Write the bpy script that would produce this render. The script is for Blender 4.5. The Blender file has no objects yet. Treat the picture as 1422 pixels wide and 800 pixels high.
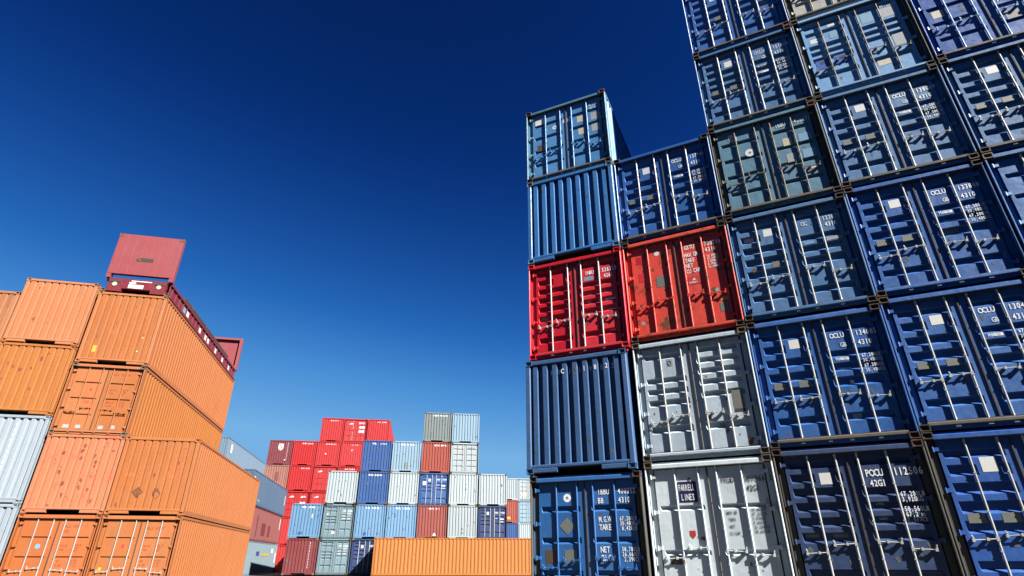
import bpy, bmesh, math, random
from mathutils import Vector

random.seed(7)
S = bpy.context.scene
COL = S.collection
CAM_Z = 1.1                      # eye height; survey heights below are relative to the eye
W2 = 1.219                       # half the width of a container
STD, HC = 2.591, 2.896           # container heights
L40 = 12.192

# ------------------------------------------------------------------ materials
def nodes_of(name):
    m = bpy.data.materials.new(name)
    m.use_nodes = True
    nt = m.node_tree
    return m, nt, nt.nodes['Principled BSDF']

def coords(nt, scale=(1, 1, 1)):
    """Object coordinates shifted by where the object stands, so copies do not repeat each other's wear."""
    tc = nt.nodes.new('ShaderNodeTexCoord')
    oi = nt.nodes.new('ShaderNodeObjectInfo')
    ad = nt.nodes.new('ShaderNodeVectorMath'); ad.operation = 'MULTIPLY_ADD'
    nt.links.new(oi.outputs['Location'], ad.inputs[0])
    ad.inputs[1].default_value = (3.1, 1.7, 2.3)
    nt.links.new(tc.outputs['Object'], ad.inputs[2])
    mp = nt.nodes.new('ShaderNodeMapping')
    mp.inputs['Scale'].default_value = scale
    nt.links.new(ad.outputs[0], mp.inputs['Vector'])
    return mp.outputs['Vector']

def noise(nt, vec, scale, detail=4, rough=.6):
    n = nt.nodes.new('ShaderNodeTexNoise')
    n.inputs['Scale'].default_value = scale
    n.inputs['Detail'].default_value = detail
    n.inputs['Roughness'].default_value = rough
    nt.links.new(vec, n.inputs['Vector'])
    return n.outputs['Fac']

def ramp(nt, fac, a, b, va=0., vb=1.):
    r = nt.nodes.new('ShaderNodeMapRange')
    r.inputs['From Min'].default_value = a
    r.inputs['From Max'].default_value = b
    r.inputs['To Min'].default_value = va
    r.inputs['To Max'].default_value = vb
    nt.links.new(fac, r.inputs['Value'])
    return r.outputs['Result']

def mix(nt, fac, a, b, blend='MIX'):
    m = nt.nodes.new('ShaderNodeMix'); m.data_type = 'RGBA'; m.blend_type = blend
    for sock, v in ((m.inputs['Factor'], fac), (m.inputs['A'], a), (m.inputs['B'], b)):
        if hasattr(v, 'links'): nt.links.new(v, sock)
        elif isinstance(v, (int, float)): sock.default_value = v
        else: sock.default_value = (*v, 1)
    return m.outputs['Result']

def mul(nt, a, b):
    m = nt.nodes.new('ShaderNodeMath'); m.operation = 'MULTIPLY'
    for s, v in ((m.inputs[0], a), (m.inputs[1], b)):
        if hasattr(v, 'links'): nt.links.new(v, s)
        else: s.default_value = v
    return m.outputs[0]

RUST = (.085, .03, .012)
def paint(name, rgb, rust=.3, fade=.25, rough=.5, faded=None, dirt=.25, rustcol=RUST, bump=.45):
    m, nt, b = nodes_of(name)
    v = coords(nt); vs = coords(nt, (5, 5, .45))
    big = noise(nt, v, .9, 5)
    col = mix(nt, ramp(nt, big, .3, .72, 0, fade), rgb, faded or tuple(min(1, c * .8 + .03) for c in rgb))
    streak = noise(nt, vs, 1.6, 4)
    col = mix(nt, ramp(nt, streak, .5, .75, 0, dirt), col, tuple(c * .38 + .012 for c in rgb))
    oi = nt.nodes.new('ShaderNodeObjectInfo')
    hv = nt.nodes.new('ShaderNodeHueSaturation')
    nt.links.new(ramp(nt, oi.outputs['Random'], 0, 1, .90, 1.06), hv.inputs['Value'])
    nt.links.new(ramp(nt, oi.outputs['Random'], 0, 1, 1.02, .97), hv.inputs['Saturation'])
    nt.links.new(col, hv.inputs['Color']); col = hv.outputs['Color']
    fine = noise(nt, v, 11, 6, .7)
    col = mix(nt, ramp(nt, fine, .58, .74, 0, dirt * .7), col, tuple(c * .5 + .02 for c in rgb))
    # rust: blotches of their own shape, a few drips below them
    rb = noise(nt, v, 2.3, 8, .72)
    lim = .665 - .11 * rust
    spots = ramp(nt, rb, lim, lim + .05)
    rs = noise(nt, coords(nt, (9, 9, .8)), 1.3, 6, .7)
    drips = mul(nt, ramp(nt, rs, .64 - .08 * rust, .76), .55)
    col = mix(nt, mul(nt, spots, min(1, .4 + rust)), col, rustcol)
    col = mix(nt, mul(nt, drips, min(1, rust * 1.3)), col, tuple(c * 1.5 for c in rustcol))
    nt.links.new(col, b.inputs['Base Color'])
    nt.links.new(ramp(nt, fine, .3, .8, rough - .08, rough + .2), b.inputs['Roughness'])
    b.inputs['Specular IOR Level'].default_value = .34
    if bump:
        bp = nt.nodes.new('ShaderNodeBump')
        bp.inputs['Strength'].default_value = bump
        bp.inputs['Distance'].default_value = .02
        nt.links.new(noise(nt, v, 3.2, 3, .5), bp.inputs['Height'])
        nt.links.new(bp.outputs['Normal'], b.inputs['Normal'])
    return m

def flatmat(name, rgb, rough=.6, var=.25, scale=14):
    m, nt, b = nodes_of(name)
    n = noise(nt, coords(nt), scale, 5, .7)
    col = mix(nt, ramp(nt, n, .42, .75, 0, var), rgb, tuple(c * .3 + .02 for c in rgb))
    nt.links.new(col, b.inputs['Base Color'])
    b.inputs['Roughness'].default_value = rough
    return m

def lettering_mat(name, rgb, wear=.6):
    """Stencilled paint, worn off in patches (a darker, dirty tone)."""
    m, nt, b = nodes_of(name)
    n = noise(nt, coords(nt), 16, 5, .75)
    col = mix(nt, ramp(nt, n, .52, .68, 0, wear), rgb, tuple(c * .45 for c in rgb))
    nt.links.new(col, b.inputs['Base Color'])
    b.inputs['Roughness'].default_value = .6
    return m

M = {}
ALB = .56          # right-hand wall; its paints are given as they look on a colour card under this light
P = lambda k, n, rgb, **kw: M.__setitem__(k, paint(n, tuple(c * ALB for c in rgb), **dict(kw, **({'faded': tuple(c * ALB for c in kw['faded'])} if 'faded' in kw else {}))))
# right-hand wall
P('royal', 'royal blue paint', (.022, .112, .37), rust=.2, dirt=.3, rough=.42)
P('royal2', 'deep blue paint', (.018, .092, .36), rust=.15, dirt=.3, rough=.42)
P('midblue', 'mid blue paint', (.022, .125, .37), rust=.3, dirt=.35, rough=.45)
P('topblue', 'clear worn blue paint', (.06, .22, .47), rust=.35, dirt=.4, rough=.5)
P('tealblue', 'dulled steel blue paint', (.034, .135, .32), rust=.35, dirt=.4, rough=.45)
P('slate', 'worn slate blue paint', (.05, .155, .34), rust=.35, dirt=.3, rough=.5)
P('ink', 'ink blue paint', (.032, .062, .155), rust=.3, dirt=.3, rough=.42)
P('teal', 'grimy grey green paint', (.085, .20, .27), rust=.5, dirt=.5, faded=(.06, .20, .42), rough=.55)
P('azure', 'faded azure paint', (.17, .36, .60), rust=.35, dirt=.35, faded=(.05, .17, .55), rough=.5)
P('putty', 'putty coloured paint', (.46, .45, .41), rust=.4, dirt=.4)
P('crimson', 'crimson red paint', (.56, .010, .026), rust=.2, dirt=.2, rough=.4, faded=(.6, .05, .06))
P('vermilion', 'vermilion paint with rust patches', (.72, .055, .035), rust=1.0, dirt=.35, rough=.48, faded=(.62, .12, .07))
P('greywhite', 'pale grey paint', (.45, .545, .63), rust=.5, dirt=.35, rough=.5)
P('white', 'white paint', (.62, .70, .75), rust=.35, dirt=.25, rough=.5)
P('bluegrey', 'blue grey corrugated paint', (.032, .095, .235), rust=.15, dirt=.25, rough=.5)
P('steelblue', 'steel blue corrugated paint', (.024, .14, .38), rust=.3, dirt=.3, rough=.45)
P('sideblue', 'light steel blue paint', (.22, .38, .52), rust=.2, dirt=.3)
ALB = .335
# left stack
P('orange', 'orange paint', (.56, .170, .038), rust=.4, dirt=.3, fade=.5, rough=.55, faded=(.54, .20, .075), rustcol=(.30, .06, .02), bump=.4)
P('amber', 'amber orange paint', (.55, .18, .032), rust=.45, dirt=.4, fade=.3, rough=.55, faded=(.5, .19, .04), rustcol=(.22, .06, .02), bump=.4)
P('salmon', 'faded salmon orange paint', (.57, .185, .07), rust=.8, dirt=.25, fade=.4, rough=.6, faded=(.56, .23, .11), rustcol=(.33, .055, .03), bump=.4)
P('peach', 'peach orange paint', (.57, .185, .06), rust=.45, dirt=.25, fade=.4, rough=.6, faded=(.56, .23, .10), rustcol=(.30, .055, .03), bump=.4)
P('brownorange', 'weathered brown orange paint', (.50, .18, .06), rust=.5, dirt=.5, rough=.6)
P('doororange', 'bright orange door paint', (.56, .15, .03), rust=.35, dirt=.16, rough=.5, rustcol=(.25, .05, .02), bump=.4)
P('palegrey', 'pale blue grey paint', (.39, .465, .54), rust=.3, dirt=.2)
P('oxblood', 'matte oxblood paint', (.37, .052, .066), rust=.15, dirt=.25, rough=.7)
P('maroonbase', 'dark crimson paint', (.25, .012, .026), rust=.2, dirt=.3, rough=.5)
# back stacks
P('b_maroon', 'maroon corrugated paint', (.25, .035, .04), rust=.1, dirt=.25)
P('b_greygreen', 'grey green door paint', (.22, .335, .39), rust=.2, dirt=.35)
P('b_navy', 'navy door paint', (.012, .045, .175), rust=.1, dirt=.25)
P('b_sky', 'sky blue corrugated paint', (.17, .36, .60), rust=.1, dirt=.22)
P('b_pale', 'pale sky blue corrugated paint', (.30, .47, .62), rust=.06, dirt=.2)
P('b_brown', 'red brown corrugated paint', (.36, .075, .06), rust=.1, dirt=.25)
P('b_brick', 'brick red corrugated paint', (.44, .075, .045), rust=.1, dirt=.2)
P('b_white', 'off white corrugated paint', (.50, .585, .63), rust=.12, dirt=.16)
P('b_royal', 'strong blue corrugated paint', (.021, .10, .34), rust=.08, dirt=.2)
P('b_blue', 'blue door paint', (.022, .11, .37), rust=.08, dirt=.2)
P('b_grey', 'mid grey corrugated paint', (.23, .28, .29), rust=.15, dirt=.3)
P('b_red', 'scarlet corrugated paint', (.62, .018, .022), rust=.03, dirt=.12, fade=.2, faded=(.55, .05, .05))
P('b_redmaroon', 'dull maroon corrugated paint', (.26, .04, .055), rust=.15, dirt=.3)
P('b_salmon', 'blotchy salmon paint', (.42, .17, .13), rust=.5, dirt=.4)
P('b_slate', 'slate blue side paint', (.085, .165, .28), rust=.2, dirt=.3, bump=.5)
P('b_haze', 'grey blue side paint', (.17, .27, .38), rust=.1, dirt=.25, bump=.5)
P('b_rose', 'dusty maroon side paint', (.29, .085, .08), rust=.3, dirt=.3, rustcol=(.18, .02, .02), bump=.5)
P('b_greyside', 'light grey side paint', (.27, .38, .44), rust=.15, dirt=.25, bump=.5)
P('b_orange', 'bright orange corrugated paint', (.62, .205, .032), rust=.25, dirt=.2, fade=.2, faded=(.62, .25, .06))
# hardware
P('sealbrown', 'brown weathered rubber and rust', (.075, .05, .035), rust=.5, dirt=.4, rough=.8)
P('rustmetal', 'rusty steel', (.06, .036, .025), rust=.9, dirt=.4, rough=.75)
P('dullsteel', 'tan weathered steel', (.19, .16, .11), rust=.7, dirt=.4, rough=.65)
P('olive', 'olive brown weathered paint', (.15, .14, .115), rust=.8, dirt=.5, rough=.75)
P('grimypost', 'grimy dark post paint', (.10, .10, .085), rust=.5, dirt=.4, rough=.7, faded=(.12, .10, .06))
P('zinc', 'galvanised steel', (.80, .80, .77), rust=.12, dirt=.3, rough=.42, bump=0)
P('zincworn', 'greyish galvanised steel', (.55, .56, .56), rust=.25, dirt=.35, rough=.5, bump=0)
_fm, _lm = flatmat, lettering_mat
flatmat = lambda n, rgb, *a: _fm(n, tuple(c * .46 for c in rgb), *a)
lettering_mat = lambda n, rgb, *a: _lm(n, tuple(c * .58 for c in rgb), *a)
M['seal'] = flatmat('black rubber seal', (.022, .02, .02), .8)
M['dark'] = flatmat('dark timber floor', (.02, .017, .015), .9)
M['plate'] = flatmat('grey metal plate', (.20, .21, .18), .5, .5, 30)
M['plate2'] = flatmat('brown metal plate', (.10, .055, .03), .6, .5, 20)
M['sticker'] = flatmat('white sticker', (.82, .82, .80), .6, .15, 20)
M['cream'] = flatmat('cream sticker', (.62, .56, .42), .6, .4, 20)
M['yellow'] = flatmat('yellow sticker', (.66, .40, .03), .6, .5, 25)
M['redmark'] = flatmat('red sticker', (.62, .02, .02), .6, .1)
M['navysign'] = flatmat('navy sign panel', (.012, .018, .11), .45, .1)
M['bluedot'] = flatmat('light blue sticker', (.16, .36, .55), .6, .2)
M['greydot'] = flatmat('grey patch', (.38, .41, .43), .6, .5, 18)
M['patch'] = flatmat('brighter blue touch up paint', (.02, .12, .50), .45, .2)
M['yellowlock'] = flatmat('yellow plastic seal', (.7, .55, .02), .4, .1)
M['t_white'] = lettering_mat('white stencil paint', (.80, .82, .84), .45)
M['t_dim'] = lettering_mat('worn white stencil paint', (.60, .64, .66), .8)
M['t_black'] = lettering_mat('dark stencil paint', (.03, .034, .04), .3)
M['t_grey'] = lettering_mat('grey stencil paint', (.06, .066, .075), .3)
M['t_redbrown'] = lettering_mat('red brown stencil paint', (.30, .05, .015), .5)
M['scorch'] = lettering_mat('dark brown scorched paint', (.10, .03, .015), .3)
M['t_red'] = lettering_mat('red rust stained stencil paint', (.40, .06, .02), .6)
M['t_navy'] = lettering_mat('navy blue paint', (.02, .04, .22), .2)

P('stain_dark', 'dark grime and rust', (.16, .07, .05), rust=.6, dirt=.5, rough=.8)
P('stain_rust', 'brown rust', (.40, .17, .07), rust=.6, dirt=.5, rough=.85)
P('stain_dim', 'bluish grime', (.14, .15, .16), rust=.6, dirt=.5, rough=.8)
P('stain_red', 'red brown rust', (.34, .06, .028), rust=.3, dirt=.3, rough=.85, rustcol=(.2, .04, .02))
# ------------------------------------------------------------------ mesh helpers
def mesh(name, verts, faces):
    me = bpy.data.meshes.new(name)
    me.from_pydata([tuple(v) for v in verts], [], faces)
    me.materials.append(None)
    me.update()
    return me

def put(name, me, mat, parent=None, loc=(0, 0, 0), rot=0):
    o = bpy.data.objects.new(name, me)
    COL.objects.link(o)
    o.location = loc
    if rot: o.rotation_euler = (0, 0, rot)
    if parent is not None: o.parent = parent
    if mat is not None:
        o.material_slots[0].link = 'OBJECT'
        o.material_slots[0].material = M[mat] if isinstance(mat, str) else mat
    return o

class MB:
    def __init__(s): s.v = []; s.f = []
    def raw(s, v, f):
        n = len(s.v); s.v += [tuple(p) for p in v]; s.f += [[i + n for i in q] for q in f]; return s
    def box(s, x0, x1, y0, y1, z0, z1):
        return s.raw([(x0, y0, z0), (x1, y0, z0), (x1, y1, z0), (x0, y1, z0), (x0, y0, z1), (x1, y0, z1), (x1, y1, z1), (x0, y1, z1)],
                     [(0, 3, 2, 1), (4, 5, 6, 7), (0, 1, 5, 4), (1, 2, 6, 5), (2, 3, 7, 6), (3, 0, 4, 7)])
    def post(s, x0, x1, y0, y1, z0, z1, c=.014):
        """Upright bar with chamfered front edges."""
        pr = [(x0 + c, y0), (x1 - c, y0), (x1, y0 + c), (x1, y1), (x0, y1), (x0, y0 + c)]
        n = len(pr)
        return s.raw([(x, y, z0) for x, y in pr] + [(x, y, z1) for x, y in pr],
                     [list(range(n))[::-1], list(range(n, 2 * n))] + [(i, (i + 1) % n, n + (i + 1) % n, n + i) for i in range(n)])
    def bar(s, x0, x1, y0, y1, z0, z1, c=.012):
        """Cross bar with chamfered front edges."""
        pr = [(y0, z0 + c), (y0, z1 - c), (y0 + c, z1), (y1, z1), (y1, z0), (y0 + c, z0)]
        n = len(pr)
        return s.raw([(x0, y, z) for y, z in pr] + [(x1, y, z) for y, z in pr],
                     [list(range(n)), list(range(n, 2 * n))[::-1]] + [(i, n + i, n + (i + 1) % n, (i + 1) % n) for i in range(n)])
    def tube(s, a, b, r, n=10, r2=None):
        a, b = Vector(a), Vector(b); d = (b - a).normalized()
        u = d.orthogonal().normalized(); w = d.cross(u); r2 = r if r2 is None else r2
        v = [a + (u * math.cos(t) + w * math.sin(t)) * r for t in [2 * math.pi * i / n for i in range(n)]]
        v += [b + (u * math.cos(t) + w * math.sin(t)) * r2 for t in [2 * math.pi * i / n for i in range(n)]]
        return s.raw(v, [(i, (i + 1) % n, n + (i + 1) % n, n + i) for i in range(n)] + [list(range(n))[::-1], list(range(n, 2 * n))])
    def make(s, name): return mesh(name, s.v, s.f)

CACHE = {}
def cached(key, fn):
    if key not in CACHE: CACHE[key] = fn()
    return CACHE[key]

def sheet_x(x0, x1, z0, z1, n, y_out, y_in, name, flat=.44, slope=.13):
    """Upright sheet facing -Y, pressed into n vertical ridges; returns mesh and depth function."""
    p = (x1 - x0) / n
    prof = []
    for i in range(n):
        a = x0 + i * p
        g = p * (1 - flat - 2 * slope) / 2
        prof += [(a, y_in), (a + g, y_in), (a + g + slope * p, y_out), (a + g + (slope + flat) * p, y_out), (a + g + (2 * slope + flat) * p, y_in)]
    prof.append((x1, y_in))
    v = [(x, y, z0) for x, y in prof] + [(x, y, z1) for x, y in prof]
    k = len(prof)
    f = [(i, i + 1, k + i + 1, k + i) for i in range(k - 1)]
    def dep(x, z):
        for (xa, ya), (xb, yb) in zip(prof, prof[1:]):
            if xa <= x <= xb and xb > xa: return ya + (yb - ya) * (x - xa) / (xb - xa)
        return y_out
    return mesh(name, v, f), dep

def side_sheet(L, H, sgn, n, lod):
    xo, xi = sgn * 1.206, sgn * 1.170
    y0, y1 = .09, L - .09
    p = (y1 - y0) / n
    prof = []
    for i in range(n):
        a = y0 + i * p
        prof += [(a, xi), (a + .17 * p, xi), (a + .34 * p, xo), (a + .70 * p, xo), (a + .87 * p, xi)]
    prof.append((y1, xi))
    k = len(prof)
    v = [(x, y, .15) for y, x in prof] + [(x, y, H - .05) for y, x in prof]
    f = [(i, i + 1, k + i + 1, k + i) if sgn > 0 else (i + 1, i, k + i, k + i + 1) for i in range(k - 1)]
    return mesh('side_wall', v, f)

def frame_mesh(L, H, front, lod):
    b = MB()
    pw = .145 if front == 'door' else .115
    for sx in (-1, 1):
        xa, xb = sorted((sx * W2, sx * (W2 - pw)))
        if front != 'door': b.post(xa, xb, .006, .13, .10, H - .10)
        b.post(xa, xb, L - .13, L - .006, .10, H - .10)
        ra, rb = sorted((sx * 1.214, sx * 1.15))
        b.box(ra, rb, .13, L - .13, H - .075, H - .006)
        ra, rb = sorted((sx * 1.214, sx * 1.16))
        b.box(ra, rb, .13, L - .13, .012, .165)
    x = W2 - pw
    if front == 'door':
        b.bar(-x, x, .014, .12, H - .135, H - .045)
        b.box(-x, x, .07, .12, H - .045, H - .010)
        b.box(-x, x, .055, .12, .014, .082)
    else:
        b.bar(-x, x, .008, .12, H - .105, H - .008)
        b.bar(-x, x, .010, .12, .118, .185)
        for sx in (-1, 1):
            xa, xb = sorted((sx * x, sx * .50))
            b.bar(xa, xb, .008, .12, .016, .116)
    b.bar(-W2 + pw, W2 - pw, L - .12, L - .01, H - .105, H - .01)
    b.bar(-W2 + pw, W2 - pw, L - .12, L - .01, .016, .18)
    return b.make('frame')

def sill_mesh():
    b = MB(); b.bar(-W2 + .147, W2 - .147, .016, .12, .082, .148)
    return b.make('door_sill')

def post_mesh(H, sx):
    """Corner post of a door end: a pressed channel, open to the front, with a narrow outer flange."""
    b = MB()
    b.post(*sorted((sx * W2, sx * (W2 - .030))), .006, .16, .112, H - .112, .008)
    b.box(*sorted((sx * (W2 - .030), sx * (W2 - .150))), .125, .16, .125, H - .125)
    return b.make('corner_post')

def casting_mesh(lower):
    """Corner casting at x 0..0.166 (mirrored by the caller's copy), y 0..0.178, with slotted holes and, below, a locking cone."""
    bm = bmesh.new()
    r = bmesh.ops.create_cube(bm, size=1)
    for v in r['verts']:
        v.co = Vector((v.co.x * .166 + .083, v.co.y * .178 + .089, v.co.z * .118 + .059))
    bm.faces.ensure_lookup_table()
    for axis, val in ((1, -1), (0, -1), (0, 1)):
        fs = [f for f in bm.faces if f.normal[axis] * val > .9 and f.calc_area() > .008]
        if not fs: continue
        f = fs[0]; nrm = f.normal.copy()
        bmesh.ops.inset_region(bm, faces=[f], thickness=.024, depth=0)
        bmesh.ops.inset_region(bm, faces=[f], thickness=.010, depth=-.0)
        for v in f.verts: v.co -= nrm * .045
    if lower:
        c = bmesh.ops.create_cone(bm, segments=8, radius1=.028, radius2=.045, depth=.085, cap_ends=True)
        for v in c['verts']: v.co += Vector((.083, .089, -.0405))
    me = bpy.data.meshes.new('corner_casting'); bm.to_mesh(me); bm.free(); me.materials.append(None)
    return me

# door styles: raised bands measured from the door's top, left door and right door, and pads (x0, x1, d0, d1) joining bands
D_TOP = .14
def bands_even(n, gap):
    h = 2.29
    p = (h + gap) / n
    return [(i * p, i * p + p - gap) for i in range(n)]
STY = {
 'ribbed': ([(0, .165), (.31, .41), (.60, .70), (.89, .99), (1.19, 1.29), (1.49, 1.88), (2.04, 2.29)],
            [(0, .165), (.285, .66), (.81, .91), (1.09, 1.19), (1.39, 1.88), (2.04, 2.29)],
            [(-.57, -.25, .31, .70)], []),
 'ribbed6': ([(0, .10), (.24, .32), (.49, .57), (.74, .82), (.99, 1.07), (1.24, 1.32), (1.50, 1.90), (2.06, 2.29)],
             [(0, .10), (.23, .60), (.76, .84), (.99, 1.07), (1.22, 1.30), (1.47, 1.90), (2.06, 2.29)],
             [(-.57, -.24, .24, .57)], []),
 'panels4': (bands_even(4, .13), bands_even(4, .13), [], []),
 'wide': (bands_even(3, .10), bands_even(3, .10), [], []),
 'panels': (bands_even(5, .12), bands_even(5, .12), [], []),
 'panels5': (bands_even(6, .09), bands_even(6, .09), [], []),
 'mixed': ([(0, .12), (.25, .36), (.49, .80), (.95, 1.02), (1.16, 1.23), (1.38, 1.75), (1.90, 2.29)],
           [(0, .12), (.25, .66), (.80, .87), (1.01, 1.08), (1.22, 1.72), (1.88, 2.29)], [], []),
 'grey': ([(0, .16), (.29, .70), (.84, .94), (1.08, 1.18), (1.33, 1.74), (1.90, 2.29)],
          [(0, .13), (.26, .36), (.50, .60), (.74, .84), (.98, 1.10), (1.24, 1.74), (1.90, 2.29)], [], []),
 'plain': ([(0, 2.29)], [(0, 2.29)], [], []),
 'grid': (bands_even(4, .05), bands_even(4, .05), [], []),
}
Y_UP, Y_LOW = .095, .152
def door_depth(style, H):
    L_, R_, pl, pr = STY[style]
    top = H - D_TOP
    sc = (H - D_TOP - .155) / 2.29
    def dep(x, z):
        d = (top - z) / sc
        if abs(x) > .985 or abs(x) < .125: return Y_UP
        for a, b in (L_ if x < 0 else R_):
            if a <= d <= b: return Y_UP
        for a, b, c, e in (pl if x < 0 else pr):
            if a <= x <= b and c <= d <= e: return Y_UP
        return Y_LOW
    return dep

def door_mesh(style, H, sgn):
    L_, R_, pl, pr = STY[style]
    rows = L_ if sgn < 0 else R_
    pads = pl if sgn < 0 else pr
    top = H - D_TOP; z0 = .155; sc = (top - z0) / 2.29
    xa, xb = (-1.045, -.012) if sgn < 0 else (.012, 1.045)
    c = .025; cu = .054 if style != 'grid' else .02; cl = .026
    ins = [(-.99, -.12)] if sgn < 0 else [(.12, .99)]
    xs = {xa, xb}
    for a, b in ins: xs |= {a, a + c, b - c, b}
    for a, b, _, _ in pads: xs |= {a - c, a, b, b + c}
    zs = {0., 2.29}
    for a, b in rows:
        zs |= {a, b}
        if a > 0: zs.add(a - cu)
        if b < 2.28: zs.add(b + cl)
    xs, zs = sorted(xs), sorted(zs)
    def low(x, d):
        if not any(a + c - 1e-6 <= x <= b - c + 1e-6 for a, b in ins): return False
        for a, b in rows:
            if a - 1e-6 <= d <= b + 1e-6: return False
        for a, b, e, g in pads:
            if a - 1e-6 <= x <= b + 1e-6 and e - 1e-6 <= d <= g + 1e-6: return False
        return True
    v = []; nx = len(xs)
    for d in zs:
        for x in xs: v.append((x, Y_LOW if low(x, d) else Y_UP, top - d * sc))
    f = []
    for j in range(len(zs) - 1):
        for i in range(nx - 1):
            f.append((j * nx + i, (j + 1) * nx + i, (j + 1) * nx + i + 1, j * nx + i + 1))
    # rim, so the leaf has thickness
    n = len(v)
    rim = [i for i in range(nx)] + [j * nx + nx - 1 for j in range(1, len(zs))] + [(len(zs) - 1) * nx + i for i in range(nx - 2, -1, -1)] + [j * nx for j in range(len(zs) - 2, 0, -1)]
    v += [(v[i][0], .19, v[i][2]) for i in rim]
    k = len(rim)
    f += [(rim[i], rim[(i + 1) % k], n + (i + 1) % k, n + i) for i in range(k)]
    return mesh('door', v, f)

BARS = (.175, .635)
def bar_mesh(H, r=.0165):
    y = .071
    b = MB()
    b.tube((0, y, .075), (0, y, H - .06), r, 10)
    for z in (.085, H - .075):                      # cams in their keepers
        s = 1 if z < 1 else -1
        b.tube((0, y, z - .01 * s), (0, y, z + .15 * s), .030, 8, .016)
        b.box(-.035, .035, .03, .095, z - .035, z + .015)
    for f_ in (.27, .50, .73):            # guide brackets
        z = H * f_
        b.box(-.02, .02, y - .017, .095, z - .011, z + .011)
    return b.make('locking_bar')

def handle_mesh(sgn):
    """Lever clamped to the bar, running sideways to its catch."""
    y = .052; b = MB()
    b.tube((0, y, -.008), (sgn * .33, y - .004, -.025), .009, 8)
    b.box(*sorted((sgn * .305, sgn * .345)), y - .014, .095, -.05, .012)
    b.box(*sorted((sgn * .115, sgn * .15)), y - .014, .095, -.035, .012)
    b.box(-.02, .02, y - .008, .06, -.045, .03)
    b.tube((sgn * .325, y - .012, .012), (sgn * .34, y - .018, .05), .011, 8)
    return b.make('handle')

def hinge_mesh():
    b = MB()
    b.box(-.05, .04, .062, .0945, -.032, .032)
    b.tube((-.05, .062, -.045), (-.05, .062, .045), .016, 8)
    return b.make('hinge')

# ------------------------------------------------------------------ lettering
GL = {}
def glyph(ch):
    if ch not in GL:
        cu = bpy.data.curves.new('g', 'FONT'); cu.body = ch; cu.size = 1; cu.resolution_u = 2; cu.offset = .018
        o = bpy.data.objects.new('g', cu); COL.objects.link(o)
        bpy.context.view_layer.update()
        me = bpy.data.meshes.new_from_object(o.evaluated_get(bpy.context.evaluated_depsgraph_get()))
        vs = [(v.co.x, v.co.y) for v in me.vertices]; fs = [tuple(p.vertices) for p in me.polygons]
        bpy.data.objects.remove(o); bpy.data.meshes.remove(me); bpy.data.curves.remove(cu)
        if vs:
            m = (min(v[0] for v in vs) + max(v[0] for v in vs)) / 2
            vs = [(x - m, y) for x, y in vs]
        GL[ch] = (vs, fs)
    return GL[ch]

def text_into(b, s, x, z, size, dep, cond=.78, by_char=False, vertical=False, bold=1.08, off=.006):
    size *= 1.28; cond *= .80
    """Adds a line of stencilled letters; depth is taken from the sheet it is painted on."""
    adv = size * .66 * cond
    words, i = [], 0
    for j, ch in enumerate(s):
        if vertical: cx, cz = x, z - j * size * 1.08
        else: cx, cz = x + (j + .5) * adv, z
        if ch == ' ': continue
        k = 0
        if by_char: y = dep(cx, cz + size * .35)
        else:
            a = j
            while a > 0 and s[a - 1] != ' ': a -= 1
            e = j
            while e < len(s) - 1 and s[e + 1] != ' ': e += 1
            pts = [dep(x + (q + .5) * adv, cz + size * .35) for q in range(a, e + 1)] if not vertical else [dep(cx, cz + size * .35)]
            y = min(pts)
        vs, fs = glyph(ch)
        b.raw([(cx + vx * size * cond * bold, y - off, cz + vz * size) for vx, vz in vs], fs)

def quad_into(b, x, z, w, h, dep, off=.0028, th=.0015):
    y = dep(x + w / 2, z + h / 2) - off
    b.box(x, x + w, y, y + th, z, z + h)

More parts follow.
